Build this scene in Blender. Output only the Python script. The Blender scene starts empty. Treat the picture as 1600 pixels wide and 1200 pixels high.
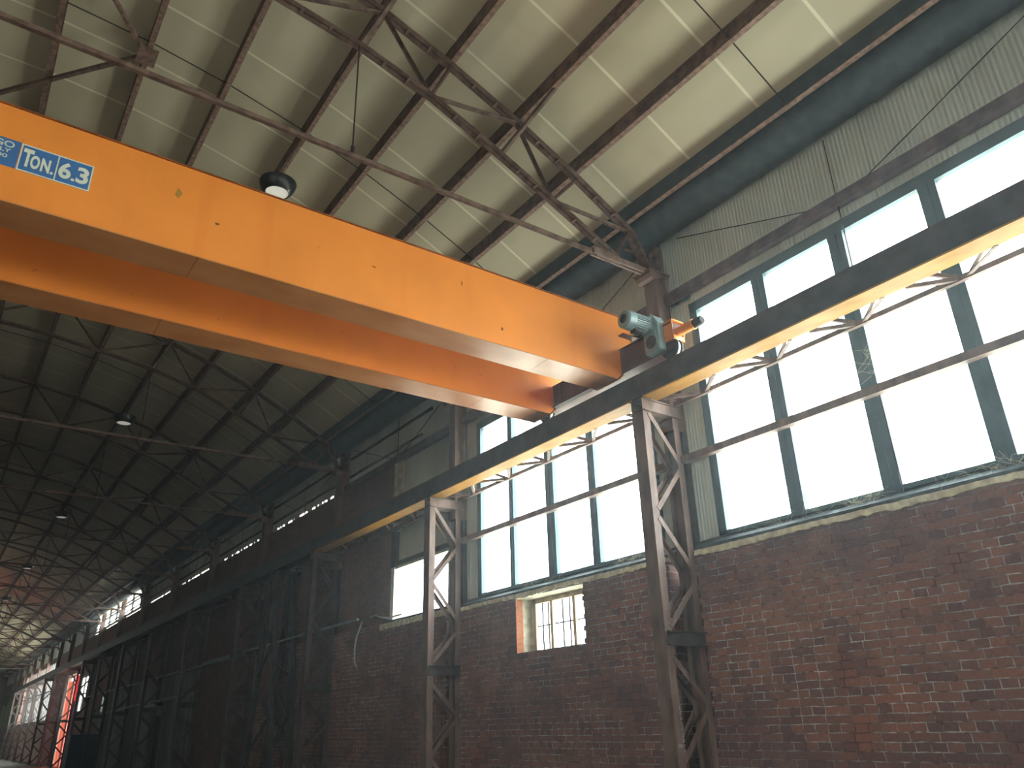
import bpy, math, random
from mathutils import Vector, Matrix
random.seed(7)
sc = bpy.context.scene
COL = sc.collection

# ------------------------------------------------------------------ camera, sky, daylight, exposure
cam_d = bpy.data.cameras.new('camera'); cam = bpy.data.objects.new('camera', cam_d); COL.objects.link(cam)
sc.camera = cam
cam_d.sensor_width = 36.0; cam_d.sensor_fit = 'HORIZONTAL'
cam_d.lens = 36.0*1207.79/1600.0
cam_d.clip_start = 0.05; cam_d.clip_end = 600
YAW, PITCH, ROLL = 0.62515562, 0.41431638, -0.02843532
fw = Vector((math.sin(YAW)*math.cos(PITCH), math.cos(YAW)*math.cos(PITCH), math.sin(PITCH)))
rt = Vector((math.cos(YAW), -math.sin(YAW), 0)); up = rt.cross(fw)
r2 = rt*math.cos(ROLL)+up*math.sin(ROLL); u2 = -rt*math.sin(ROLL)+up*math.cos(ROLL)
m = Matrix((( r2.x,u2.x,-fw.x,0),(r2.y,u2.y,-fw.y,0),(r2.z,u2.z,-fw.z,0),(0,0,0,1)))
cam.matrix_world = m          # eye at the origin, floor 1.6 m below

sc.view_settings.view_transform = 'Standard'; sc.view_settings.look = 'None'
sc.view_settings.gamma = 1.0; sc.view_settings.use_curve_mapping = False
sc.view_settings.exposure = 1.62

world = bpy.data.worlds.new('overcast_sky'); sc.world = world; world.use_nodes = True
wn = world.node_tree; bg = wn.nodes['Background']
bg.inputs[1].default_value = 6.2
_tc = wn.nodes.new('ShaderNodeTexCoord'); _sp = wn.nodes.new('ShaderNodeSeparateXYZ'); _cr = wn.nodes.new('ShaderNodeValToRGB')
wn.links.new(_tc.outputs['Generated'], _sp.inputs[0]); wn.links.new(_sp.outputs[2], _cr.inputs[0]); wn.links.new(_cr.outputs[0], bg.inputs[0])
_cr.color_ramp.elements[0].position = 0.0; _cr.color_ramp.elements[0].color = (0.56, 0.54, 0.46, 1)   # pale sunlit yard below the horizon
_cr.color_ramp.elements[1].position = 0.02; _cr.color_ramp.elements[1].color = (0.90, 0.97, 1.0, 1)

FLOOR = -1.6
COLS = [6.17+5.2*k for k in range(18)]     # laced columns along the right wall
BACK = -14.6
END = 106.0

def portal(x, y, z, sx, sy, rot):
    l = bpy.data.lights.new('daylight_portal', 'AREA'); l.shape = 'RECTANGLE'; l.size = sx; l.size_y = sy
    l.cycles.is_portal = True
    o = bpy.data.objects.new('daylight_portal', l); COL.objects.link(o); o.location = (x, y, z); o.rotation_euler = rot
HP = math.pi/2
# portals sit in the window openings and only guide the sky light
portal(7.2, -2.45, 3.4, 3.0, 4.9, (0, HP, 0)); portal(7.2, -7.75, 3.4, 3.0, 4.9, (0, HP, 0))
portal(7.2, 3.27, 3.4, 3.0, 5.2, (0, HP, 0))
portal(7.2, 8.86, 3.4, 3.0, 4.2, (0, HP, 0))
portal(7.32, 12.9, 2.4, 1.0, 2.3, (0, HP, 0))
portal(7.2, 45.0, 5.7, 1.0, 11.5, (0, HP, 0))
portal(7.32, 55.4, 1.6, 4.5, 5.0, (0, HP, 0))
portal(7.2, 74.0, 2.9, 3.8, 20.0, (0, HP, 0))
portal(-9.0, -2.0, 3.15, 1.5, 8.0, (0, -HP, 0))
portal(-9.0, 76.0, 4.0, 2.0, 16.0, (0, -HP, 0))

# ------------------------------------------------------------------ materials
def mat(name, base, rough=0.7, metal=0.0, var=0.25, scale=6.0, var2=None, bump=0.0, spec=0.3, stretch=(1,1,1), lo=0.35, hi=0.65, coord='Object'):
    m = bpy.data.materials.new(name); m.use_nodes = True
    nt = m.node_tree; b = nt.nodes['Principled BSDF']
    b.inputs['Roughness'].default_value = rough; b.inputs['Metallic'].default_value = metal
    b.inputs['Specular IOR Level'].default_value = spec
    tc = nt.nodes.new('ShaderNodeTexCoord'); mp = nt.nodes.new('ShaderNodeMapping')
    mp.inputs['Scale'].default_value = stretch
    nt.links.new(tc.outputs[coord], mp.inputs[0])
    nz = nt.nodes.new('ShaderNodeTexNoise'); nz.inputs['Scale'].default_value = scale; nz.inputs['Detail'].default_value = 6
    nt.links.new(mp.outputs[0], nz.inputs['Vector'])
    cr = nt.nodes.new('ShaderNodeValToRGB')
    dark = tuple(c*(1-var) for c in base); light = var2 if var2 else tuple(min(1, c*(1+var)) for c in base)
    cr.color_ramp.elements[0].color = (*dark, 1); cr.color_ramp.elements[1].color = (*light, 1)
    cr.color_ramp.elements[0].position = lo; cr.color_ramp.elements[1].position = hi
    nt.links.new(nz.outputs[0], cr.inputs[0]); nt.links.new(cr.outputs[0], b.inputs['Base Color'])
    if bump:
        bp = nt.nodes.new('ShaderNodeBump'); bp.inputs['Strength'].default_value = bump; bp.inputs['Distance'].default_value = 0.01
        nt.links.new(nz.outputs[0], bp.inputs['Height']); nt.links.new(bp.outputs[0], b.inputs['Normal'])
    m['cr'] = 1
    return m

def N(nt, t, **kw):
    n = nt.nodes.new(t)
    for k, v in kw.items(): setattr(n, k, v)
    return n
def mathn(nt, op, a, b=None, c=None):
    n = nt.nodes.new('ShaderNodeMath'); n.operation = op
    for i, v in enumerate((a, b, c)):
        if v is None: continue
        if isinstance(v, (int, float)): n.inputs[i].default_value = v
        else: nt.links.new(v, n.inputs[i])
    return n.outputs[0]
def mixc(nt, f, a, b):
    n = nt.nodes.new('ShaderNodeMix'); n.data_type = 'RGBA'
    if isinstance(f, (int, float)): n.inputs[0].default_value = f
    else: nt.links.new(f, n.inputs[0])
    for i, v in ((6, a), (7, b)):
        if isinstance(v, tuple): n.inputs[i].default_value = (*v, 1)
        else: nt.links.new(v, n.inputs[i])
    return n.outputs[2]

STEEL = mat('rusty_brown_steel', (0.125, 0.080, 0.066), 0.65, var=0.35, scale=9, var2=(0.19, 0.125, 0.10), bump=0.15)
STEEL2 = mat('purlin_steel', (0.20, 0.12, 0.09), 0.7, var=0.35, scale=14, var2=(0.30, 0.19, 0.15), bump=0.2)
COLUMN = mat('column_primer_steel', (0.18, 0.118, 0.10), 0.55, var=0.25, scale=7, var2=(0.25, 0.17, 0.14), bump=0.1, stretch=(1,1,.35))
DARKCOL = mat('sooty_column_steel', (0.085, 0.06, 0.055), 0.6, var=0.3, scale=7, bump=0.1)  # column steel darkened: shade of the far columns put into the colour
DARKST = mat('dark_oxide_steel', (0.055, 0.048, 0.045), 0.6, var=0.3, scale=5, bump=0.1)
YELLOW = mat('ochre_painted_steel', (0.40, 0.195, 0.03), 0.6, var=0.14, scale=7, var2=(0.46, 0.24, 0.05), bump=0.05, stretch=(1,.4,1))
GIRT = mat('maroon_primed_steel', (0.115, 0.078, 0.088), 0.6, var=0.3, scale=7, var2=(0.16, 0.11, 0.12))
FRAME = mat('blue_grey_window_paint', (0.07, 0.12, 0.145), 0.5, var=0.15, scale=3)
SILL = mat('dark_sill_flashing', (0.05, 0.065, 0.075), 0.6, var=0.4, scale=10)
GUTTER = mat('galvanised_gutter', (0.05, 0.068, 0.08), 0.75, var=0.18, scale=7, var2=(0.06, 0.08, 0.09), bump=0.2)
CEMENT = mat('cement_fillet', (0.86, 0.76, 0.56), 0.9, var=0.25, scale=12, bump=0.5)
PLASTER = mat('old_plaster', (0.52, 0.50, 0.40), 0.9, var=0.25, scale=9, bump=0.4)
CONC = mat('concrete_floor', (0.16, 0.15, 0.135), 0.85, var=0.3, scale=0.8)
GREYP = mat('grey_green_painted_wall', (0.19, 0.20, 0.17), 0.85, var=0.3, scale=0.9, stretch=(1,1.6,.35))
BLACK = mat('black_lamp_housing', (0.012, 0.015, 0.018), 0.35, var=0.2, scale=3, spec=0.5)
WIRE = mat('dark_wire', (0.035, 0.028, 0.026), 0.7, var=0.2)
WHITEC = mat('white_cable_sheath', (0.62, 0.64, 0.62), 0.5, var=0.08)
PIPE = mat('grey_conduit', (0.26, 0.28, 0.27), 0.5, var=0.2, scale=5)
STRAW = mat('dry_straw', (0.55, 0.52, 0.40), 0.9, var=0.2)
MOTOR = mat('grey_green_enamel', (0.24, 0.33, 0.34), 0.35, var=0.12, scale=5, spec=0.5)
RUBBER = mat('black_rubber', (0.015, 0.015, 0.017), 0.6, var=0.2)
WHEELM = mat('polished_wheel_tread', (0.55, 0.55, 0.55), 0.35, metal=0.7, var=0.1)
STICKB = mat('blue_sticker', (0.055, 0.17, 0.42), 0.45, var=0.06, scale=4)
STICKW = mat('off_white_sticker_print', (0.72, 0.76, 0.66), 0.5, var=0.04)
CHALK = mat('white_chalk', (0.42, 0.43, 0.43), 0.95, var=0.3, scale=60)
NAVY = mat('navy_painted_metal', (0.012, 0.026, 0.05), 0.55, var=0.2, scale=2)
WOODW = mat('weathered_wood', (0.45, 0.36, 0.24), 0.85, var=0.25, scale=6, stretch=(1,1,.15))
BRICKO = None

def orange(name, base):
    m = mat(name, base, 0.42, var=0.07, scale=1.2, var2=tuple(min(1, c*1.06) for c in base), spec=0.4)
    nt = m.node_tree; b = nt.nodes['Principled BSDF']; src = b.inputs['Base Color'].links[0].from_socket
    tc = N(nt, 'ShaderNodeTexCoord')
    mp = N(nt, 'ShaderNodeMapping'); mp.inputs['Scale'].default_value = (1.3, 1.3, 0.10); nt.links.new(tc.outputs['Object'], mp.inputs[0])
    st = N(nt, 'ShaderNodeTexNoise'); st.inputs['Scale'].default_value = 2.6; st.inputs['Detail'].default_value = 4; nt.links.new(mp.outputs[0], st.inputs['Vector'])
    f = N(nt, 'ShaderNodeMapRange'); f.inputs[1].default_value = .58; f.inputs[2].default_value = .74; nt.links.new(st.outputs[0], f.inputs[0])
    c1 = mixc(nt, mathn(nt, 'MULTIPLY', f.outputs[0], 0.35), src, tuple(c*k for c, k in zip(base, (.86, .62, .5))))
    sp = N(nt, 'ShaderNodeTexNoise'); sp.inputs['Scale'].default_value = 7; sp.inputs['Detail'].default_value = 9; nt.links.new(tc.outputs['Object'], sp.inputs['Vector'])
    g = N(nt, 'ShaderNodeMapRange'); g.inputs[1].default_value = .68; g.inputs[2].default_value = .76; nt.links.new(sp.outputs[0], g.inputs[0])
    c2 = mixc(nt, mathn(nt, 'MULTIPLY', g.outputs[0], 0.55), c1, (0.25, 0.08, 0.02))
    nt.links.new(c2, b.inputs['Base Color'])
    return m
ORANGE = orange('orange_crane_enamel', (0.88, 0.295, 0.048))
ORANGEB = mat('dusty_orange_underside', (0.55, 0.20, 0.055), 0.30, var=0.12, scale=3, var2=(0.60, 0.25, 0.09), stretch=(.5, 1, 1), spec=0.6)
CARR = mat('brown_orange_end_carriage', (0.10, 0.045, 0.032), 0.55, var=0.3, scale=4)
LIPM = mat('rusty_flange_edge', (0.25, 0.07, 0.015), 0.6, var=0.3, scale=12)

def sheet_mat(name, base, period, rough=.6):
    m = mat(name, base, rough, var=0.14, scale=1.1, stretch=(1,1,.6)); nt = m.node_tree; b = nt.nodes['Principled BSDF']
    tc = N(nt, 'ShaderNodeTexCoord'); s = N(nt, 'ShaderNodeSeparateXYZ'); nt.links.new(tc.outputs['Object'], s.inputs[0])
    w = mathn(nt, 'SINE', mathn(nt, 'MULTIPLY', s.outputs[1], 2*math.pi/period))
    bp = N(nt, 'ShaderNodeBump'); bp.inputs['Strength'].default_value = .6; bp.inputs['Distance'].default_value = 0.005
    nt.links.new(w, bp.inputs['Height']); nt.links.new(bp.outputs[0], b.inputs['Normal'])
    src = b.inputs['Base Color'].links[0].from_socket
    # dirty seams between two sheets every 1.04 m
    fr = mathn(nt, 'FRACT', mathn(nt, 'DIVIDE', mathn(nt, 'SUBTRACT', s.outputs[1], 5.25), 1.04))
    seam = mathn(nt, 'LESS_THAN', fr, 0.012)
    nt.links.new(mixc(nt, mathn(nt, 'MULTIPLY', seam, .5), src, tuple(c*.4 for c in base)), b.inputs['Base Color'])
    return m
SHEET = sheet_mat('grey_green_ribbed_sheet', (0.62, 0.69, 0.63), 0.05)

def roof_mat():
    m = mat('cream_roof_panel', (0.60, 0.545, 0.385), 0.65, var=0.07, scale=.7, var2=(0.63, 0.575, 0.42), lo=.3, hi=.7); nt = m.node_tree; b = nt.nodes['Principled BSDF']
    tc = N(nt, 'ShaderNodeTexCoord'); s = N(nt, 'ShaderNodeSeparateXYZ'); nt.links.new(tc.outputs['Object'], s.inputs[0])
    fr = mathn(nt, 'FRACT', mathn(nt, 'DIVIDE', mathn(nt, 'SUBTRACT', s.outputs[1], 6.10-0.02), 1.083))
    j = mathn(nt, 'LESS_THAN', fr, 0.034)
    src = b.inputs['Base Color'].links[0].from_socket
    # damp stains with a shape of their own
    nz = N(nt, 'ShaderNodeTexNoise'); nz.inputs['Scale'].default_value = .9; nz.inputs['Detail'].default_value = 8; nz.inputs['Distortion'].default_value = .6
    nt.links.new(tc.outputs['Object'], nz.inputs['Vector'])
    g = N(nt, 'ShaderNodeMapRange'); g.inputs[1].default_value = .57; g.inputs[2].default_value = .72; nt.links.new(nz.outputs[0], g.inputs[0])
    c = mixc(nt, mathn(nt, 'MULTIPLY', g.outputs[0], .35), src, (0.44, 0.40, 0.28))
    nt.links.new(mixc(nt, j, c, (0.86, 0.80, 0.62)), b.inputs['Base Color'])
    w = mathn(nt, 'SINE', mathn(nt, 'MULTIPLY', s.outputs[1], 2*math.pi/0.09))
    bp = N(nt, 'ShaderNodeBump'); bp.inputs['Strength'].default_value = .12; bp.inputs['Distance'].default_value = 0.003
    nt.links.new(w, bp.inputs['Height']); nt.links.new(bp.outputs[0], b.inputs['Normal'])
    return m
ROOF = roof_mat()

def brick_mat(name, c1, c2, mortar, patch):
    m = bpy.data.materials.new(name); m.use_nodes = True; nt = m.node_tree; b = nt.nodes['Principled BSDF']
    b.inputs['Roughness'].default_value = .85; b.inputs['Specular IOR Level'].default_value = .2
    tc = N(nt, 'ShaderNodeTexCoord'); s = N(nt, 'ShaderNodeSeparateXYZ'); nt.links.new(tc.outputs['Object'], s.inputs[0])
    wob = N(nt, 'ShaderNodeTexNoise'); wob.inputs['Scale'].default_value = 5; wob.inputs['Detail'].default_value = 4; nt.links.new(tc.outputs['Object'], wob.inputs['Vector'])
    dv = mathn(nt, 'MULTIPLY', mathn(nt, 'SUBTRACT', wob.outputs[0], .5), .035)
    u = mathn(nt, 'ADD', mathn(nt, 'ADD', s.outputs[0], s.outputs[1]), dv); v = mathn(nt, 'ADD', s.outputs[2], mathn(nt, 'MULTIPLY', dv, .7))
    cb = N(nt, 'ShaderNodeCombineXYZ'); nt.links.new(u, cb.inputs[0]); nt.links.new(v, cb.inputs[1])
    br = N(nt, 'ShaderNodeTexBrick'); br.offset = .5; br.offset_frequency = 2; br.squash = .52; br.squash_frequency = 2
    nt.links.new(cb.outputs[0], br.inputs['Vector'])
    br.inputs['Scale'].default_value = 1; br.inputs['Brick Width'].default_value = .262; br.inputs['Row Height'].default_value = .0775
    br.inputs['Mortar Size'].default_value = .0058; br.inputs['Mortar Smooth'].default_value = .35; br.inputs['Bias'].default_value = -.1
    br.inputs['Color1'].default_value = (*c1, 1); br.inputs['Color2'].default_value = (*c2, 1); br.inputs['Mortar'].default_value = (*mortar, 1)
    # grime: mortar shows only in places, bricks blacken in others
    n1 = N(nt, 'ShaderNodeTexNoise'); n1.inputs['Scale'].default_value = 1.7; n1.inputs['Detail'].default_value = 8; nt.links.new(tc.outputs['Object'], n1.inputs['Vector'])
    mr = N(nt, 'ShaderNodeMapRange'); mr.inputs[1].default_value = .36; mr.inputs[2].default_value = .50; nt.links.new(n1.outputs[0], mr.inputs[0])
    br2 = N(nt, 'ShaderNodeTexBrick'); br2.offset = .5; br2.squash = .52; br2.squash_frequency = 2
    nt.links.new(cb.outputs[0], br2.inputs['Vector'])
    br2.inputs['Scale'].default_value = 1; br2.inputs['Brick Width'].default_value = .262; br2.inputs['Row Height'].default_value = .0775
    br2.inputs['Mortar Size'].default_value = .0; br2.inputs['Bias'].default_value = -.1
    br2.inputs['Color1'].default_value = (*c1, 1); br2.inputs['Color2'].default_value = (*c2, 1)
    n3 = N(nt, 'ShaderNodeTexNoise'); n3.inputs['Scale'].default_value = 9; n3.inputs['Detail'].default_value = 6; nt.links.new(tc.outputs['Object'], n3.inputs['Vector'])
    m3 = N(nt, 'ShaderNodeMapRange'); m3.inputs[1].default_value = .35; m3.inputs[2].default_value = .6; nt.links.new(n3.outputs[0], m3.inputs[0])
    fac = mathn(nt, 'MULTIPLY', mr.outputs[0], m3.outputs[0])
    plain = mixc(nt, mathn(nt, 'MULTIPLY', br.outputs['Fac'], .55), br2.outputs[0], (0.03, 0.022, 0.022))
    c = mixc(nt, fac, plain, br.outputs[0])
    n2 = N(nt, 'ShaderNodeTexNoise'); n2.inputs['Scale'].default_value = .55; n2.inputs['Detail'].default_value = 7; nt.links.new(tc.outputs['Object'], n2.inputs['Vector'])
    m2 = N(nt, 'ShaderNodeMapRange'); m2.inputs[1].default_value = .42; m2.inputs[2].default_value = .62; nt.links.new(n2.outputs[0], m2.inputs[0])
    c = mixc(nt, mathn(nt, 'MULTIPLY', m2.outputs[0], .6), c, patch)
    n5 = N(nt, 'ShaderNodeTexNoise'); n5.inputs['Scale'].default_value = .8; n5.inputs['Detail'].default_value = 9; n5.inputs['Roughness'].default_value = .7
    mp5 = N(nt, 'ShaderNodeMapping'); mp5.inputs['Location'].default_value = (3, 7, 1); nt.links.new(tc.outputs['Object'], mp5.inputs[0]); nt.links.new(mp5.outputs[0], n5.inputs['Vector'])
    m5 = N(nt, 'ShaderNodeMapRange'); m5.inputs[1].default_value = .52; m5.inputs[2].default_value = .66; nt.links.new(n5.outputs[0], m5.inputs[0])
    c = mixc(nt, mathn(nt, 'MULTIPLY', mathn(nt, 'MULTIPLY', m5.outputs[0], mathn(nt, 'SUBTRACT', 1.0, br.outputs['Fac'])), .55), c, tuple(min(.5, k*1.35) for k in c2))
    n4 = N(nt, 'ShaderNodeTexNoise'); n4.inputs['Scale'].default_value = 30; n4.inputs['Detail'].default_value = 4; nt.links.new(tc.outputs['Object'], n4.inputs['Vector'])
    c = mixc(nt, mathn(nt, 'MULTIPLY', mathn(nt, 'SUBTRACT', n4.outputs[0], .35), .7), c, (0.05, 0.032, 0.03))
    nt.links.new(c, b.inputs['Base Color'])
    h = mathn(nt, 'ADD', mathn(nt, 'MULTIPLY', mathn(nt, 'SUBTRACT', 1.0, br.outputs['Fac']), 1.0), mathn(nt, 'MULTIPLY', n3.outputs[0], .6))
    bp = N(nt, 'ShaderNodeBump'); bp.inputs['Strength'].default_value = .8; bp.inputs['Distance'].default_value = .012
    nt.links.new(h, bp.inputs['Height']); nt.links.new(bp.outputs[0], b.inputs['Normal'])
    return m
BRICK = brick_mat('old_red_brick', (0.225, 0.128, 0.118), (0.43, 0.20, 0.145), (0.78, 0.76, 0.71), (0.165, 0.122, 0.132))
BRICKO = brick_mat('clean_orange_brick', (0.50, 0.17, 0.08), (0.62, 0.24, 0.12), (0.50, 0.45, 0.38), (0.45, 0.18, 0.10))  # brighter, more orange brick tones for the small window's reveal
BRICKD = brick_mat('sooty_brick', (0.19, 0.10, 0.08), (0.29, 0.14, 0.10), (0.36, 0.34, 0.30), (0.13, 0.10, 0.085))  # darker brick tones for upper infill, far bays, left and end walls

def pane_mat(name, tint, trans=.88):
    m = bpy.data.materials.new(name); m.use_nodes = True; nt = m.node_tree; nt.nodes.remove(nt.nodes['Principled BSDF'])
    out = nt.nodes['Material Output']
    a = N(nt, 'ShaderNodeBsdfTransparent'); a.inputs[0].default_value = (*tint, 1)
    d = N(nt, 'ShaderNodeBsdfTranslucent'); 
    nz = N(nt, 'ShaderNodeTexNoise'); nz.inputs['Scale'].default_value = 3
    cr = N(nt, 'ShaderNodeValToRGB'); cr.color_ramp.elements[0].color = (*[c*.85 for c in tint], 1); cr.color_ramp.elements[1].color = (*tint, 1)
    nt.links.new(nz.outputs[0], cr.inputs[0]); nt.links.new(cr.outputs[0], d.inputs[0])
    x = N(nt, 'ShaderNodeMixShader'); x.inputs[0].default_value = 1-trans
    nt.links.new(a.outputs[0], x.inputs[1]); nt.links.new(d.outputs[0], x.inputs[2]); nt.links.new(x.outputs[0], out.inputs[0])
    return m
PANE = pane_mat('dusty_window_pane', (0.97, 1.0, 0.99))
PANEG = pane_mat('green_tinted_pane', (0.22, 0.34, 0.14), .7)
REDP = pane_mat('red_translucent_sheet', (0.90, 0.03, 0.07), .05)
ORP = pane_mat('faded_peach_sheet', (0.30, 0.13, 0.10), .03)

def lens_mat():
    m = mat('lamp_lens', (0.75, 0.75, 0.68), .3, var=.05, scale=30); nt = m.node_tree; b = nt.nodes['Principled BSDF']
    b.inputs['Emission Color'].default_value = (1, .97, .85, 1); b.inputs['Emission Strength'].default_value = .10
    return m
LENS = lens_mat()

# ------------------------------------------------------------------ mesh helpers
class MB:
    def __init__(s): s.v = []; s.f = []
    def add(s, vs, fs):
        o = len(s.v); s.v += [Vector(p) for p in vs]; s.f += [tuple(i+o for i in f) for f in fs]; return s
    def box(s, x0, x1, y0, y1, z0, z1):
        return s.add([(x0,y0,z0),(x1,y0,z0),(x1,y1,z0),(x0,y1,z0),(x0,y0,z1),(x1,y0,z1),(x1,y1,z1),(x0,y1,z1)],
                     [(0,3,2,1),(4,5,6,7),(0,1,5,4),(1,2,6,5),(2,3,7,6),(3,0,4,7)])
    def bar(s, p, q, w, h, up=(0,0,1), off=(0,0)):
        p = Vector(p); q = Vector(q); d = (q-p).normalized(); u = Vector(up); sd = d.cross(u)
        if sd.length < 1e-4: sd = d.cross(Vector((1,0,0)))
        sd.normalize(); u = sd.cross(d).normalized()
        c = sd*off[0]+u*off[1]; vs = []
        for e in (p, q):
            for a, b in ((-1,-1),(1,-1),(1,1),(-1,1)): vs.append(e+c+sd*(a*w/2)+u*(b*h/2))
        return s.add(vs, [(3,2,1,0),(4,5,6,7),(0,1,5,4),(1,2,6,5),(2,3,7,6),(3,0,4,7)])
    def angle(s, p, q, a, t=.007, up=(0,0,1), side=1):
        # rolled L section: one flat leg and one upright leg
        s.bar(p, q, a, t, up, (side*a/2, 0)); return s.bar(p, q, t, a, up, (side*t/2, a/2))
    def tube(s, pts, r, n=8, cap=True):
        pts = [Vector(p) for p in pts]; rings = []; prev = None
        for i, p in enumerate(pts):
            d = (pts[min(i+1, len(pts)-1)]-pts[max(i-1, 0)]).normalized()
            a = d.cross(Vector((0,0,1))) if prev is None else (prev-d*prev.dot(d))
            if a.length < 1e-4: a = d.cross(Vector((1,0,0)))
            a.normalize(); prev = a; b = d.cross(a)
            rr = r[i] if isinstance(r, (list, tuple)) else r
            rings.append([p+(a*math.cos(2*math.pi*k/n)+b*math.sin(2*math.pi*k/n))*rr for k in range(n)])
        vs = [v for ring in rings for v in ring]; fs = []
        for i in range(len(pts)-1):
            for k in range(n): fs.append((i*n+k, i*n+(k+1)%n, (i+1)*n+(k+1)%n, (i+1)*n+k))
        if cap: fs += [tuple(range(n-1, -1, -1)), tuple(range((len(pts)-1)*n, len(pts)*n))]
        return s.add(vs, fs)
    def prism(s, poly, axis, a, b):
        # poly in the plane across axis; axis 0: (y,z), axis 1: (x,z), axis 2: (x,y)
        def P(u, v, w): return {0:(w,u,v), 1:(u,w,v), 2:(u,v,w)}[axis]
        n = len(poly); vs = [P(u,v,a) for u,v in poly]+[P(u,v,b) for u,v in poly]
        return s.add(vs, [tuple(range(n)), tuple(range(2*n-1, n-1, -1))]+[(i, n+i, n+(i+1)%n, (i+1)%n) for i in range(n)])
    def lathe(s, prof, c, n=32, axis=2):
        # prof: (radius, height) around a centre
        vs = []; fs = []
        for r, h in prof:
            for k in range(n):
                t = 2*math.pi*k/n; a, b = r*math.cos(t), r*math.sin(t)
                vs.append({2:(c[0]+a, c[1]+b, c[2]+h), 0:(c[0]+h, c[1]+a, c[2]+b), 1:(c[0]+a, c[1]+h, c[2]+b)}[axis])
        for i in range(len(prof)-1):
            for k in range(n): fs.append((i*n+k, i*n+(k+1)%n, (i+1)*n+(k+1)%n, (i+1)*n+k))
        return s.add(vs, fs)
    def build(s, name, material, parent=None, smooth=False, bevel=0):
        me = bpy.data.meshes.new(name); og = parent_origin(parent)
        me.from_pydata([v-og for v in s.v], [], s.f); me.materials.append(material)
        import bmesh
        bm = bmesh.new(); bm.from_mesh(me); bmesh.ops.recalc_face_normals(bm, faces=bm.faces); bm.to_mesh(me); bm.free()
        o = bpy.data.objects.new(name, me); COL.objects.link(o)
        if parent is not None: o.parent = parent
        if smooth:
            for p in me.polygons: p.use_smooth = True
            me.set_sharp_from_angle(angle=math.radians(40))
        if bevel:
            b = o.modifiers.new('bevel', 'BEVEL'); b.width = bevel; b.segments = 2; b.limit_method = 'ANGLE'
        return o
def parent_origin(p):
    v = Vector((0,0,0))
    while p is not None: v = v+p.location; p = p.parent
    return v
def thing(name, loc, label, cat, group=None):
    o = bpy.data.objects.new(name, None); COL.objects.link(o); o.location = loc; o.empty_display_size = .2
    o['label'] = label; o['category'] = cat
    if group: o['group'] = group
    return o
def tag(o, label, cat, group=None):
    o['label'] = label; o['category'] = cat
    if group: o['group'] = group
    return o
def struct(o): o['kind'] = 'structure'; return o
def sroot(name, loc=(0,0,0)):
    o = bpy.data.objects.new(name, None); COL.objects.link(o); o.location = loc; o['kind'] = 'structure'; return o
def copy_tree(o, parent=None):
    c = o.copy(); COL.objects.link(c); c.parent = parent
    for ch in list(o.children): copy_tree(ch, c)
    return c
ORD = ['nearest', 'second', 'third', 'fourth', 'fifth', 'sixth', 'seventh', 'eighth', 'ninth', 'tenth', 'eleventh', 'twelfth', 'thirteenth',
       'fourteenth', 'fifteenth', 'sixteenth', 'seventeenth', 'eighteenth', 'nineteenth', 'twentieth']
def glyph(txt, x0, x1, z0, z1, y, parent, material, bold=0.0, name='lettering'):
    cu = bpy.data.curves.new('t', 'FONT'); cu.body = txt; cu.offset = bold; cu.extrude = 0.004
    o = bpy.data.objects.new('t', cu); COL.objects.link(o)
    bpy.context.view_layer.update()
    me = bpy.data.meshes.new_from_object(o.evaluated_get(bpy.context.evaluated_depsgraph_get()))
    bpy.data.objects.remove(o)
    xs = [v.co.x for v in me.vertices]; ys = [v.co.y for v in me.vertices]; ax, bx, ay, by = min(xs), max(xs), min(ys), max(ys)
    og = parent_origin(parent)
    for v in me.vertices:
        x = x0+(v.co.x-ax)/(bx-ax)*(x1-x0); z = z0+(v.co.y-ay)/(by-ay)*(z1-z0)
        v.co = Vector((x, y-.0015-v.co.z*.2, z))-og
    me.materials.clear(); me.materials.append(material)
    o = bpy.data.objects.new(name, me); COL.objects.link(o); o.parent = parent
    return o

def holed(mb, x0, x1, ya, yb, za, zb, holes):
    ys = sorted({ya, yb, *[min(max(h[i], ya), yb) for h in holes for i in (0, 1)]}); zs = sorted({za, zb, *[min(max(h[i], za), zb) for h in holes for i in (2, 3)]})
    for i in range(len(ys)-1):
        run = None
        for j in range(len(zs)-1):
            yc, zc = (ys[i]+ys[i+1])/2, (zs[j]+zs[j+1])/2
            solid = not any(h[0] < yc < h[1] and h[2] < zc < h[3] for h in holes)
            if solid and run is None: run = zs[j]
            if not solid and run is not None: mb.box(x0, x1, ys[i], ys[i+1], run, zs[j]); run = None
        if run is not None: mb.box(x0, x1, ys[i], ys[i+1], run, zs[-1])

# ------------------------------------------------------------------ room shell
def rz(x): return 8.4-0.0407*(x+.8)**2          # underside of the purlins' seat
struct(MB().box(-9.0, 7.4, BACK-.3, END+.3, FLOOR-.15, FLOOR).build('floor', CONC))

PX = [-.42, .63, 1.65, 2.81, 3.73, 4.77, 5.67, 6.52]
PXL = [-1.18, -2.23, -3.25, -4.41, -5.33, -6.37, -7.27, -8.12]
mb = MB(); xs = [-8.95]+sorted(PXL+PX)+[7.35]
zt = [rz(x)+.262 for x in xs]; zt[-2] += .02; zt[-1] = rz(6.52)+.28-.42; 
poly = [(x, z) for x, z in zip(xs, zt)]+[(x, z+.06) for x, z in reversed(list(zip(xs, zt)))]
vs = []
for y in (BACK-.3, END+.3): vs += [(x, y, z) for x, z in poly]
n = len(poly); k = len(xs); fs = []
for i in range(k-1):
    fs.append((i, i+1, n+i+1, n+i)); a = n-1-i; fs.append((a, n+a, n+a-1, a-1))
fs += [(0, n, n+n-1, n-1), (k-1, k, n+k, n+k-1)]
mb.add(vs, fs); struct(mb.build('ceiling', ROOF))

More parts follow.
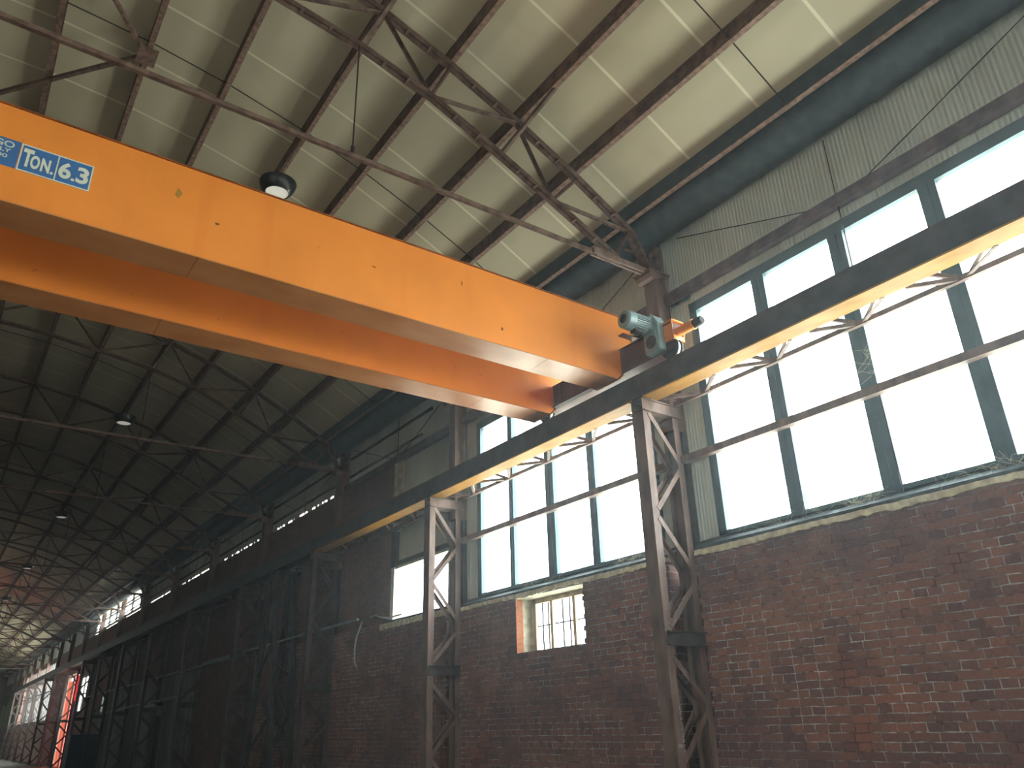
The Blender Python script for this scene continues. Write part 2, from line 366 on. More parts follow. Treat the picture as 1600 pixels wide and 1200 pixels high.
# brick wall, lower part, with the slots the columns stand in
holes = [(Y-.03, Y+.42, FLOOR, 1.76) for Y in [.97]+COLS]
SMALLW = (8.19, 9.77, .95, 1.74)
mb = MB(); holed(mb, 7.0, 7.34, BACK, 13.95, FLOOR, 1.75, holes+[SMALLW])
# toothed brick ends beside the slots and the small window
def teeth(mb, y, sgn, z0, z1, d=.05, x0=7.0, x1=7.12):
    z = z0; i = 0
    while z < z1-.07:
        if i % 2 == 0 or random.random() < .25:
            e = d*random.uniform(.35, 1); mb.box(x0+random.uniform(-.004, .006), x1, min(y, y+sgn*e), max(y, y+sgn*e), z+.006, z+.071)
        z += .0775; i += 1
for Y in COLS[:3]: teeth(mb, Y-.03, 1, FLOOR, 1.75)
teeth(mb, 8.19, 1, .95, 1.74, .035, 7.0, 7.3)
struct(mb.build('wall_right', BRICK))
mb = MB(); holes2 = [h for h in holes if h[0] > 11]
OPEN3 = (11.82, 14.03, 1.88, 2.9)
BRICKTOP = 5.13
FARH = [(43.35, 43.95, 1.0, 3.1), (49.9, 52.4, 1.2, 3.1), (53.1, 58.0, FLOOR, 3.45), (64.2, 84.0, 1.0, 4.9), (86.0, 103.0, 1.2, 3.2)]
holed(mb, 7.0, 7.34, 13.95, 22.0, FLOOR, 1.86, holes2)
struct(mb.build('wall_right', BRICK)); mb = MB()
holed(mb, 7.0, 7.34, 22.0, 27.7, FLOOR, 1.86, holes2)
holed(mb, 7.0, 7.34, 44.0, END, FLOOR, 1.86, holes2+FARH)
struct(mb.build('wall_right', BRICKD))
mb = MB(); holed(mb, 7.0, 7.34, 27.7, 44.0, FLOOR, 1.86, holes2+[(43.35, 43.95, 1.0, 3.1), (31.2, 33.0, FLOOR, .62)])
struct(mb.build('wall_right', GREYP))
# upper brick infill, set back a little, up to the bright gap under the clerestory
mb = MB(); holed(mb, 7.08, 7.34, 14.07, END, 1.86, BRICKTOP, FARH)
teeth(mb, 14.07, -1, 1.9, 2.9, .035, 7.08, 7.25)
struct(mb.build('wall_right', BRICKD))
struct(MB().box(7.06, 7.3, 13.93, 14.06, 1.88, 2.9).box(7.06, 7.1, 13.72, 14.07, 3.6, BRICKTOP-.05).build('trim_1', PLASTER))
# ribbed sheet cladding
W1 = (.45, 5.83, 1.92, 4.95); W2 = (6.72, 10.95, 1.92, 4.95)
WB = [(-4.9, .0, 1.92, 4.95), (-10.2, -5.3, 1.92, 4.95)]  # unseen windows behind the camera, put in for the light they give
mb = MB(); holed(mb, 7.15, 7.19, BACK, 14.07, 1.75, 6.5, [W1, W2, *WB, OPEN3])
struct(mb.build('wall_right', SHEET))
mb = MB(); holed(mb, 7.15, 7.19, 14.07, END, 5.24, 6.5, [(39.2, 50.6, 5.2, 6.25)])
# broken rib ends that break the gap of light into dashes
y = 14.4
while y < 39.0:
    if not any(Y-.3 < y < Y+.5 for Y in COLS): mb.box(7.15, 7.19, y, y+random.uniform(.04, .22), BRICKTOP, 5.26)
    y += random.uniform(.12, .42)
for a, b in ((13.95, 14.65), *[(Y-.35, Y+.75) for Y in COLS], (50.6, END)): mb.box(7.15, 7.19, a, b, BRICKTOP-.05, 5.26)
struct(mb.build('wall_right', SHEET))
# grey back panel between the columns in the slots
mb = MB(); holed(mb, 7.34, 7.4, BACK, END, FLOOR, 1.75, [SMALLW, *FARH, (OPEN3[0], OPEN3[1], 1.88, 2.9)]); struct(mb.build('wall_right', DARKST))

FILLWIN = [(-6.0, 2.0, 2.4, 3.9), (68.0, 84.0, 3.0, 5.0)]  # unseen left-wall windows, added and sized for fill light
mb = MB(); holed(mb, -9.1, -8.73, BACK, END, FLOOR, 6.1, FILLWIN); struct(mb.build('wall_left', BRICKD))
mb = MB()
# rear wall behind the camera with an unseen doorway added and sized for the light
for a in ((-9.1, -1.2, FLOOR, 6.1), (2.4, 7.34, FLOOR, 6.1), (-1.2, 2.4, 2.6, 6.1)): mb.box(a[0], a[1], BACK-.3, BACK, a[2], a[3])
for i in range(len(xs)-1):
    x0, x1 = xs[i], xs[i+1]
    mb.prism([(x0, 6.0), (x1, 6.0), (x1, max(6.01, zt[i+1])), (x0, max(6.01, zt[i]))], 1, BACK-.3, BACK)
struct(mb.build('wall_back', BRICKD))
portal(.6, BACK-.1, .5, 3.6, 4.2, (-HP, 0, 0))
mb = MB().box(-9.1, 7.34, END, END+.3, FLOOR, 6.1)
for i in range(len(xs)-1):
    x0, x1 = xs[i], xs[i+1]
    mb.prism([(x0, 6.0), (x1, 6.0), (x1, max(6.01, zt[i+1])), (x0, max(6.01, zt[i]))], 1, END, END+.3)
struct(mb.build('wall_front', BRICKD))

# cement fillet on the brick top and the dark flashing above it
def ragged(mb, ya, yb, x, z0, z1, x2):
    n = int((yb-ya)/.06); top = []; 
    vs = []; fs = []
    for i in range(n+1):
        y = ya+(yb-ya)*i/n; j = random.uniform(-.012, .012)+.008*math.sin(y*3.1)
        vs += [(x+random.uniform(-.012, .006), y, z0+j), (x-.004, y, z1+j*.3), (x2, y, z1), (x2, y, z0)]
    for i in range(n):
        for a in range(4): fs.append((i*4+a, i*4+(a+1)%4, i*4+4+(a+1)%4, i*4+4+a))
    fs += [(0,1,2,3), (n*4+3, n*4+2, n*4+1, n*4)]
    mb.add(vs, fs)
mb = MB()
for a, b in ((-9, .94), (1.4, 6.13), (6.6, 11.3), (11.8, 14.3)): ragged(mb, a, b, 6.975, 1.735, 1.795 if a < 11 else 1.84, 7.16)
struct(mb.build('trim_2', CEMENT))
mb = MB()
for a, b in ((-14, 6.13), (6.42, 11.3)):
    mb.prism([(7.0, 1.80), (7.0, 1.835), (7.14, 1.93), (7.16, 1.93), (7.16, 1.80)], 1, a, b)
    mb.box(7.085, 7.15, a, b, 1.835, 1.90)
mb.box(7.0, 7.15, 11.8, 14.0, 1.845, 1.885)
struct(mb.build('trim_3', SILL))

# ------------------------------------------------------------------ windows
def window(n, rect, mulls, pane=PANE, mw=.17, frame_w=.115, x=7.09, rail=None):
    y0, y1, z0, z1 = rect; r = sroot('window_%d' % n, (x, y0, z0))
    mb = MB()
    mb.box(x, x+.09, y0, y0+frame_w, z0, z1).box(x, x+.09, y1-frame_w, y1, z0, z1)
    mb.box(x, x+.09, y0, y1, z0, z0+.045).box(x, x+.09, y0, y1, z1-.12, z1)
    mb.box(x+.02, x+.11, y0-.02, y1+.02, z1-.02, z1+.03)
    mb.build('window_frame', FRAME, r)
    edges = [y0+frame_w]
    for c, w in mulls:
        MB().box(x, x+.09, c-w/2, c+w/2, z0+.045, z1-.12).box(x-.012, x, c-.018, c+.018, z0+.045, z1-.12).build('mullion', FRAME, r)
        edges += [c-w/2, c+w/2]
    edges.append(y1-frame_w)
    for i in range(0, len(edges), 2):
        if edges[i+1]-edges[i] > .05: MB().box(x+.065, x+.071, edges[i]-.01, edges[i+1]+.01, z0+.04, z1-.11).build('window_pane', pane, r)
    return r
window(1, W1, [(4.757, .173), (3.706, .181), (2.674, .18), (1.62, .17)])
window(2, W2, [(9.947, .12), (8.938, .20), (7.963, .15)])
for i, w in enumerate(WB): window(10+i, w, [(w[0]+(w[1]-w[0])*k/5, .17) for k in range(1, 5) if w[1]-w[0] > 4.2 or k < 5])
# opening of the third bay: soffit board, grey jamb and clear pane
r = sroot('window_3', (7.1, 11.82, 1.88))
MB().box(7.08, 7.30, 11.82, 14.03, 2.86, 2.90).box(7.08, 7.30, 11.82, 11.9, 1.9, 2.86).box(7.10, 7.28, 11.9, 14.0, 1.86, 1.90).build('window_frame', PLASTER, r)
MB().box(7.27, 7.276, 11.9, 13.98, 1.9, 2.86).build('window_pane', PANE, r)
# small barred window in the brick
r = sroot('window_4', (7.25, 8.19, .95))
struct(MB().box(7.29, 7.34, 9.70, 9.80, .95, 1.74).box(7.12, 7.30, 9.765, 9.772, .95, 1.735).build('trim_4', PLASTER))
struct(MB().box(7.0, 7.125, 9.762, 9.774, .95, 1.735).build('wall_right', BRICKO))
struct(MB().box(7.0, 7.32, 8.19, 9.77, 1.725, 1.75).build('trim_5', PLASTER))
mb = MB()
mb.box(7.27, 7.33, 8.19, 8.27, .95, 1.72).box(7.27, 7.33, 9.63, 9.70, .95, 1.72).box(7.27, 7.33, 8.2, 9.7, 1.655, 1.725).box(7.27, 7.33, 8.2, 9.7, .95, .99)
mb.build('window_frame', WOODW, r)
for c in (8.72, 9.24): MB().box(7.26, 7.33, c-.03, c+.03, .99, 1.655).build('mullion', WOODW, r)
for c in (8.40, 8.54, 8.88, 9.04, 9.38, 9.52): MB().tube([(7.32, c, .97), (7.32, c, 1.70)], .013, 6).build('window_bar', WIRE, r)
MB().tube([(7.32, 8.22, 1.33), (7.32, 9.68, 1.33)], .011, 6).build('window_bar', WIRE, r)
MB().box(7.345, 7.349, 8.22, 9.68, .97, 1.69).build('window_pane', PANE, r)
# far windows down the hall
def far_window(n, rect, step, pane, x=7.12):
    y0, y1, z0, z1 = rect; r = sroot('window_%d' % n, (x, y0, z0)); mb = MB()
    mb.box(x, x+.1, y0, y1, z0, z0+.08).box(x, x+.1, y0, y1, z1-.08, z1).box(x, x+.1, y0, y1, (z0+z1)/2-.03, (z0+z1)/2+.03)
    y = y0
    while y <= y1: mb.box(x, x+.1, y-.06, y+.06, z0, z1); y += step
    mb.build('window_frame', DARKST, r)
    MB().box(x+.06, x+.065, y0, y1, z0, z1).build('window_pane', pane, r)
far_window(5, (49.9, 52.4, 1.2, 3.1), 1.25, PANE)
far_window(6, (64.2, 84.0, 1.0, 4.9), .9, PANE)
far_window(7, (86.0, 103.0, 1.2, 3.2), .45, PANEG)
far_window(8, (43.35, 43.95, 1.0, 3.1), .3, PANE)
for _i, _w in enumerate(FILLWIN): far_window(12+_i, _w, 1.4, PANE, -8.85)  # the added left-wall windows that bring in fill light
far_window(9, (39.2, 50.6, 5.24, 6.25), 1.9, PANE)

# dark door in the grey wall
d = sroot('door_1', (7.05, 31.2, FLOOR))
MB().box(7.06, 7.12, 31.2, 33.0, FLOOR, .62).build('door_leaf', NAVY, d)
MB().box(6.97, 7.1, 31.1, 31.22, FLOOR, .7).box(6.97, 7.1, 32.98, 33.1, FLOOR, .7).box(6.97, 7.1, 31.1, 33.1, .62, .72).build('door_frame', GREYP, d)

# ------------------------------------------------------------------ roof trusses
NT = [(6.6, 6.27), (5.70, 6.70), (4.72, 7.16), (3.73, 7.56), (2.78, 7.90), (1.65, 8.15), (.63, 8.30), (-.42, 8.38)]
NT = [(x, rz(x)-.0) for x, z in NT]
LB = [(6.28, 5.65), (5.25, 6.14), (4.45, 6.50), (3.45, 6.92), (2.50, 7.18), (1.45, 7.33), (.4, 7.47), (-.8, 7.53)]
def mir(p): return (-1.6-p[0], p[1])
def make_truss(Y, label):
    t = thing('roof_truss', (-.8, Y, 5.62), label, 'roof truss', 'roof trusses along the hall')
    g = .011
    tops = NT+[mir(p) for p in reversed(NT)]; lows = LB+[mir(p) for p in reversed(LB[:-1])]
    for nm, pts, a in (('top_chord', tops, .062), ('bottom_chord', lows, .058)):
        mb = MB()
        for p, q in zip(pts, pts[1:]):
            P0 = (p[0], Y, p[1]); Q0 = (q[0], Y, q[1])
            for s in (-1, 1):
                d = (Vector(Q0)-Vector(P0)).normalized()
                sd = Vector((0, s*g, 0))
                mb.bar(Vector(P0)+sd+Vector((0, s*a/2, 0)), Vector(Q0)+sd+Vector((0, s*a/2, 0)), a, .008)
                mb.bar(Vector(P0)+sd, Vector(Q0)+sd, .008, a, (0,0,1), (0, a/2 if nm == 'bottom_chord' else a/2))
            for f in (.33, .66):
                c = Vector(P0).lerp(Vector(Q0), f); mb.box(c.x-.02, c.x+.02, Y-.05, Y+.05, c.z-.006, c.z+.008)
        mb.build(nm, STEEL, t)
    def web(p, q, w=.05, nm='web_diagonal', dy=0):
        mb = MB(); P0 = (p[0], Y+dy, p[1]+.01); Q0 = (q[0], Y+dy, q[1]+.02)
        mb.bar(P0, Q0, .006, w, (0,1,0), (.0, 0)); mb.bar(P0, Q0, w, .006, (0,1,0), (0, w/2)); mb.build(nm, STEEL, t)
    for side in (0, 1):
        M = (lambda p: p) if side == 0 else mir
        web(M(NT[0]), M(LB[0])); web(M(NT[0]), M(LB[1]))
        web(M(NT[1]), M(LB[1])); web(M(NT[2]), M(LB[1])); web(M(NT[2]), M(LB[3])); web(M(NT[3]), M(LB[3])); web(M(NT[4]), M(LB[3]))
        web(M(NT[4]), M(LB[5])); web(M(NT[5]), M(LB[5])); web(M(NT[6]), M(LB[5])); web(M(NT[6]), M(LB[7]))
        # end post down to the seat, gusset and heavy heel
        h = M((6.86, 5.66)); n0 = M(NT[0]); mb = MB()
        for s in (-1, 1): mb.bar((n0[0], Y+s*.035, n0[1]), (h[0], Y+s*.035, h[1]), .055, .07, (0,1,0))
        mb.build('end_post', STEEL, t)
        a, b = M((5.86, 5.60)), M((6.88, 5.60)); mb = MB()
        for s in (-1, 1): mb.bar((a[0], Y+s*.032, a[1]), (b[0], Y+s*.032, b[1]), .03, .075)
        c = M((6.15, 5.63)); mb.box(c[0]-.2, c[0]+.2, Y-.012, Y+.012, c[1]-.06, c[1]+.06)
        for dx in (-.1, .02): mb.tube([(c[0]+dx, Y-.06, c[1]-.02), (c[0]+dx, Y+.06, c[1]-.02)], .016, 8)
        mb.build('heel_plate', COLUMN, t)
        # stays that brace the bottom chord back to the purlins
        for nx, lx in ((4.77, LB[2]), (2.81, LB[4])):
            x1 = M((nx, 0))[0]; l = M(lx); MB().angle((x1, Y-.76, rz(nx)+.04), (l[0], Y, l[1]+.02), .045, .006).build('purlin_stay', STEEL, t)
        if side == 0: MB().tube([(2.5, Y, 7.17), (2.507, Y, 5.62)], .009, 6).tube([(2.506, Y, 5.72), (2.507, Y, 5.60)], .02, 6).build('hanger_rod', WIRE, t)
        else: MB().tube([(-4.1, Y, 7.17), (-4.107, Y, 5.62)], .009, 6).build('hanger_rod', WIRE, t)
    mb = MB()
    for s in (-1, 1): mb.bar((5.9, Y+s*.012, 5.595), (-7.5, Y+s*.012, 5.595), .022, .05)
    mb.build('tie_bar', STEEL, t)
    return t
lab = lambda k: ('Brown arched lattice roof truss right above the orange crane' if k == 0 else
                 'Dark arched roof truss in shade, %s counting the near brown one as first' % ORD[k])
proto = make_truss(6.27, lab(0))
for k in range(1, 18):
    c = copy_tree(proto); c.location.y = 6.27+5.2*k; c['label'] = lab(k)

# ------------------------------------------------------------------ purlins
def purlin(x, label, deep=0):
    z = rz(x)+.045; zb = z-deep
    t = thing('roof_purlin', (x, BACK, z), label, 'purlin', 'roof purlins along the hall')
    zt = rz(x)+(.25 if x < 6.4 else .27)
    MB().box(x-.04, x-.03, BACK, END, zb, zt).build('web', GUTTER if x > 6.4 else STEEL, t)  # shade on the eave web put in as the dark gutter colour
    MB().box(x-.04, x+.03, BACK, END, zb-.008, zb).build('bottom_flange', STEEL2, t)
    MB().box(x-.04, x+.04, BACK, END, zt, zt+.008).build('top_flange', STEEL, t)
names = ['second roof purlin left of the hanging lamps', 'first roof purlin left of the hanging lamps', None]
for i, x in enumerate(reversed(PX)):
    lb = ('Brown steel purlin edging the dark gutter, lowest one of the roof' if i == 0 else
          'Brown rusty roof purlin, %s one up from the gutter on the right' % ['', 'first', 'second', 'third', 'fourth', 'fifth', 'sixth', 'seventh'][i] +
          (' edge purlin' if 0 else ''))
    purlin(x, lb)
for i, x in enumerate(PXL): purlin(x, 'Rusty roof purlin on the far left slope past the ridge, %s from the ridge' % ORD[i].replace('nearest', 'first'))

# anti-sag rods through the purlins, one line per bay
rodp = None
for k in range(0, 12):
    Y = 3.6+5.2*k
    if k == 0:
        t = thing('sag_rod', (0, Y, 6.3), 'Thin dark rod across the cream panels at the top right edge', 'rod', 'thin sag rods between the trusses')
        MB().tube([(x, Y, rz(x)+.07) for x in [6.5, 5.67, 4.77, 3.73, 2.81, 1.65, .63, -.42, -1.18, -3.25, -5.33, -8.1]], .0085, 6).build('rod', WIRE, t)
        rodp = t
    else:
        c = copy_tree(rodp); c.location.y = Y
        c['label'] = ('Thin dark rod through the purlins just behind the near truss' if k == 1 else
                      'Thin dark sag rod through the purlins, %s bay beyond the orange crane' % ORD[k-1].replace('nearest', 'first'))
# flat bracing bars and their plate at the upper left
t = thing('roof_brace', (.6, 9.0, 8.36), 'Rusty plate and two crossing brace bars under the roof at the upper left', 'brace')
MB().box(.50, .74, 8.86, 9.2, rz(.6)+.018, rz(.6)+.032).build('gusset_plate', STEEL2, t)
MB().angle((.57, 8.96, 8.36), (-.42, 7.62, 8.40), .05).build('brace_bar', STEEL2, t)
MB().angle((.55, 9.08, 8.36), (-1.35, 11.37, 8.38), .05).build('brace_bar', STEEL, t)

# ------------------------------------------------------------------ gutter
t = thing('rain_gutter', (6.62, BACK, 6.0), 'Long dark grey box gutter under the eave along the right wall', 'gutter')
prof = [(6.57, 6.27), (6.66, 6.16), (6.72, 6.095), (6.78, 6.06), (6.86, 6.045), (6.96, 6.05), (7.05, 6.07), (7.11, 6.12), (7.13, 6.20)]
mb = MB(); n = len(prof); segs = [BACK+.05+(END-BACK-.1)*i/60 for i in range(61)]
vs = [(x, y, z) for y in segs for x, z in prof]
mb.add(vs, [(j*n+i, j*n+i+1, (j+1)*n+i+1, (j+1)*n+i) for j in range(60) for i in range(n-1)])
o = mb.build('trough', GUTTER, t, smooth=True); s = o.modifiers.new('thick', 'SOLIDIFY'); s.thickness = .008
for Y in [.97]+COLS[:10]: MB().box(6.66, 7.12, Y+.25, Y+.30, 6.015, 6.04).build('bracket', STEEL, t)

# ------------------------------------------------------------------ wall posts (upper columns), laced crane columns
def make_post(Y, label):
    t = thing('wall_post', (7.0, Y, FLOOR), label, 'post', 'wall posts under the trusses')
    MB().box(6.90, 6.915, Y, Y+.22, 3.3, 5.56).box(7.115, 7.13, Y, Y+.22, 3.3, 5.56).box(6.915, 7.115, Y+.10, Y+.115, 3.3, 5.56).box(6.915, 7.115, Y+.012, Y+.02, 3.3, 5.56).build('shaft', COLUMN, t)
    MB().box(7.06, 7.14, Y-.0, Y+.22, 1.7, 3.3).box(7.06, 7.33, Y+.02, Y+.3, FLOOR, 1.7).build('lower_shaft', DARKST, t)
    MB().box(6.985, 7.13, Y+.03, Y+.19, 5.60, 6.05).box(6.93, 6.985, Y+.09, Y+.12, 5.6, 5.95).build('top_stub', STEEL, t)
    mb = MB(); mb.prism([(6.77, 5.52), (6.80, 5.47), (6.86, 5.45), (7.13, 5.55), (7.13, 5.575), (6.77, 5.575)], 1, Y-.03, Y+.25)
    mb.box(6.76, 7.14, Y-.05, Y+.27, 5.558, 5.582); mb.build('truss_seat', COLUMN, t)
    return t
def post_label(k):
    return ['Brown steel wall post behind the grey crane motor, carrying the near truss',
            'Brown steel wall post left of the second large window, partly behind the crane',
            'Dark wall post with brick infill and a slit of light on both sides'][k] if k < 3 else 'Dark wall post above the shaded crane rail, %s counting from the crane motor' % ORD[k]
post0 = make_post(COLS[0], post_label(0))
for k in range(1, 18):
    c = copy_tree(post0); c.location.y = COLS[k]; c['label'] = post_label(k)

def make_col(Y, label):
    t = thing('crane_column', (6.46, Y, FLOOR), label, 'column', 'laced crane columns along the brick wall')
    mb = MB().box(6.40, 6.412, Y, Y+.19, FLOOR, 3.46).box(6.412, 6.51, Y, Y+.012, FLOOR, 3.46).box(6.412, 6.51, Y+.178, Y+.19, FLOOR, 3.46)
    mb.build('front_leg', COLUMN, t)
    mb = MB().box(7.0, 7.012, Y, Y+.19, FLOOR, 3.46).box(6.915, 7.0, Y, Y+.012, FLOOR, 3.46).box(6.915, 7.0, Y+.178, Y+.19, FLOOR, 3.46)
    mb.build('back_leg', COLUMN, t)
    MB().box(6.40, 7.06, Y+.0, Y+.008, 3.46, 3.61).box(6.40, 7.06, Y+.182, Y+.19, 3.46, 3.61).box(6.40, 7.07, Y-.03, Y+.22, 3.455, 3.468).box(6.39, 7.06, Y-.02, Y+.21, 3.606, 3.618).build('head_beam', COLUMN, t)
    MB().box(6.40, 7.05, Y-.03, Y-.022, .73, .88).box(6.40, 7.05, Y-.065, Y-.022, .872, .88).box(6.40, 7.05, Y-.065, Y-.022, .73, .738).box(6.43, 6.9, Y-.022, Y, .75, .86).build('cross_channel', DARKST, t)
    zs = [(3.44, 2.86), (2.78, 2.24), (2.14, 1.60), (1.40, .93), (.60, .16), (.08, -.40), (-.48, -.92), (-1.0, -1.5)]
    for i, (a, b) in enumerate(zs):
        for yy, dy in ((Y-.004, 1), (Y+.194, -1)):
            p, q = ((6.49, yy, a), (6.94, yy, b)) if i % 2 == 0 else ((6.94, yy, a), (6.49, yy, b))
            mb = MB(); mb.bar(p, q, .006, .062, (1,0,0)) ; mb.bar(Vector(p)+Vector((0, dy*.025, 0)), Vector(q)+Vector((0, dy*.025, 0)), .05, .006, (1,0,0), (0, .026))
            mb.build('lacing_bar', COLUMN, t)
    MB().box(6.3, 7.15, Y-.1, Y+.3, FLOOR, FLOOR+.03).build('base_plate', DARKST, t)
    return t
def col_label(k):
    return ['Brown laced steel crane column right under the crane end, between the two large windows',
            'Brown laced steel crane column between the barred brick window and the unframed opening',
            'Dark laced steel crane column beside the white hanging cable'][k] if k < 3 else 'Dark laced crane column on the shaded wall, %s counting from the orange crane end' % ORD[k]
col0 = make_col(COLS[0], col_label(0))
for k in range(1, 18):
    if k < 3: src = col0
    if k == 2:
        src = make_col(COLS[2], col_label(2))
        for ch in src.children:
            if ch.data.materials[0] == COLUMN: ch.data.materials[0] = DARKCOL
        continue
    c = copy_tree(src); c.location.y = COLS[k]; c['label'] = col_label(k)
# chalk marks on the first column
cr = Vector((0,0,0))
chars = 'LRNSDU8VO'
zz = .13
for i, ch in enumerate(chars):
    o = glyph(ch, 6.492+i*.0012, 6.518+i*.0012, zz-.036, zz, COLS[0]-.0005, col0, CHALK, 0, 'chalk_mark'); zz -= .052
glyph('SEMA', 6.425, 6.487, -.27, -.235, COLS[0]-.0005, col0, CHALK, 0, 'chalk_mark')

# splayed trestle between two of the dark columns
t = thing('braced_trestle', (6.7, 19.2, FLOOR), 'Dark splayed trestle support with slanting legs between the shaded crane columns', 'support')
for x in (6.45, 6.90):
    for s in (-1, 1):
        MB().bar((x, 19.2+s*.12, 3.58), (x, 19.2+s*.95, FLOOR), .10, .16, (0,1,0)).build('leg', DARKST, t)
    hs = [3.3, 2.6, 1.9, 1.1, .3, -.6, -1.3]
    for i in range(len(hs)-1):
        f = lambda z: .12+.83*(3.58-z)/5.18
        s = 1 if i % 2 else -1; MB().angle((x-.05, 19.2+s*f(hs[i]), hs[i]), (x-.05, 19.2-s*f(hs[i+1]), hs[i+1]), .055).build('cross_brace', DARKST, t)
MB().box(6.36, 7.05, 19.02, 19.38, 3.55, 3.615).build('head_plate', DARKST, t)
for z in (2.9, 1.6, .4): MB().angle((6.45, 19.05, z), (6.98, 19.05, z-.45), .05).build('cross_brace', DARKST, t)

# ------------------------------------------------------------------ runway beams, surge girders, girts
def make_runway(Y, label, L=5.19):
    t = thing('runway_beam', (6.525, Y, 3.62), label, 'crane runway beam', 'runway beams along the right wall'); Z = 3.62
    MB().box(6.515, 6.53, Y, Y+L, Z+.02, Z+.30).build('web', DARKST, t)
    MB().box(6.40, 6.65, Y, Y+L, Z+.30, Z+.32).build('top_flange', DARKST, t)
    MB().box(6.40, 6.414, Y, Y+L, Z+.016, Z+.30).build('side_plate', DARKST, t)
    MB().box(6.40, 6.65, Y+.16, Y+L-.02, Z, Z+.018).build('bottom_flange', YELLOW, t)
    MB().box(6.50, 6.56, Y, Y+L, Z+.32, Z+.328).box(6.524, 6.536, Y, Y+L, Z+.328, Z+.35).box(6.51, 6.55, Y, Y+L, Z+.348, Z+.375).build('rail', STEEL, t)
    return t
def run_label(k):
    return ['Dark crane runway beam with ochre underside crossing the largest right window',
            'Dark runway beam with ochre underside directly beneath the crane ends',
            'Dark runway beam over the unframed bright opening, ochre underside fading left'][k] if k < 3 else 'Dark runway beam in shade, %s span counting from the crane end leftwards' % ORD[k-1]
make_runway(-14.0, run_label(0), 20.16)
run0 = make_runway(6.17, run_label(1))
for k in range(2, 18):
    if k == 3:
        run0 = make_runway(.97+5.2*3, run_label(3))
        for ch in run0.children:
            if ch.data.materials[0] == YELLOW: ch.data.materials[0] = DARKST  # shade on the far undersides put in by swapping ochre for dark steel
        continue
    c = copy_tree(run0); c.location.y = .97+5.2*k; c['label'] = run_label(k)
def make_surge(Y, label):
    t = thing('surge_girder', (6.9, Y, 3.6), label, 'lattice bracing', 'lattice girders beside the runway beams')
    MB().angle((6.93, Y+.23, 3.605), (6.93, Y+5.17, 3.605), .05, .008).build('chord', COLUMN, t)
    for c in [.5+1.04*i for i in range(5)]:
        for s in (-1, 1):
            for z, dd in ((3.622, .42), (3.89, .55)):
                p = (6.955, Y+c+s*.03, 3.615); q = (6.658, Y+c+s*dd, z-.005)
                if Y+.1 < q[1] < Y+5.2: MB().angle(p, q, .038, .006).build('lattice_bar', COLUMN, t)
    return t
def sur_label(k):
    return ['Lattice bracing with V bars under the beam, silhouetted on the right window',
            'Lattice bracing beside the beam in front of the second window',
            'Shaded lattice bracing beside the beam above the unframed opening'][k] if k < 3 else 'Dark lattice bracing beside the runway beam, %s span counting from the right' % ORD[k]
sur0 = make_surge(.97, sur_label(0))
for k in range(1, 14):
    c = copy_tree(sur0); c.location.y = .97+5.2*k; c['label'] = sur_label(k)
def girt(y0, y1, z, label, w=.12, h=.13, x=7.09, m=GIRT):
    t = MB().prism([(x-w*.5, z-h/2), (x+w*.2, z-h/2), (x+w*.2, z-h*.35), (x-w*.3, z-h*.35), (x-w*.3, z+h*.5), (x-w*.5, z+h*.5)], 1, y0, y1).build('wall_girt', m)
    bpy_off(t, Vector((x, y0, z)))
    return tag(t, label, 'girt', 'horizontal wall girts')
def bpy_off(o, c):
    for v in o.data.vertices: v.co -= c
    o.location = c
girt(-14.0, 6.2, 5.18, 'Maroon horizontal girt above the largest right window', .13, .14)
girt(6.4, 11.4, 5.18, 'Maroon horizontal girt above the second window, left of the crane motor', .13, .14)
girt(11.6, 16.6, 5.14, 'Dark horizontal girt on the grey sheets left of the second window', .13, .15)
girt(-14.0, 6.16, 2.91, 'Brown rail with lit underside crossing the largest right window at mid height', .13, .085, 7.03, COLUMN)
girt(6.42, 11.32, 2.91, 'Brown rail with lit underside crossing the second window at mid height', .13, .085, 7.03, COLUMN)
girt(11.6, 14.05, 2.95, 'Dark rail along the top of the unframed bright opening', .10, .09, 7.1, DARKST)
girt(13.0, 16.5, 5.42, 'Thin dark rail above the first slit of light', .05, .05, 7.13, DARKST)
girt(12.6, 16.5, 5.86, 'Thin dark rail just under the gutter above the first slit of light', .05, .05, 7.13, DARKST)
for k in range(2, 9):
    if k in (6, 7): pass
    Y = COLS[k]
    girt(Y+.3, Y+5.15, 5.42, 'Thin dark lower rail on the clerestory sheets, %s bay beyond the brick infill start' % ORD[k-2].replace('nearest', 'first'), .05, .05, 7.13, DARKST)
    girt(Y+.3, Y+5.15, 5.86, 'Thin dark upper rail on the clerestory sheets, %s bay beyond the brick infill start' % ORD[k-2].replace('nearest', 'first'), .05, .05, 7.13, DARKST)
o = MB().box(7.04, 7.14, 13.9, 14.06, 2.9, 3.62).build('infill_post', DARKST); bpy_off(o, Vector((7.09, 14, 2.9))); tag(o, 'Dark upright post at the upper left corner of the unframed opening', 'post')

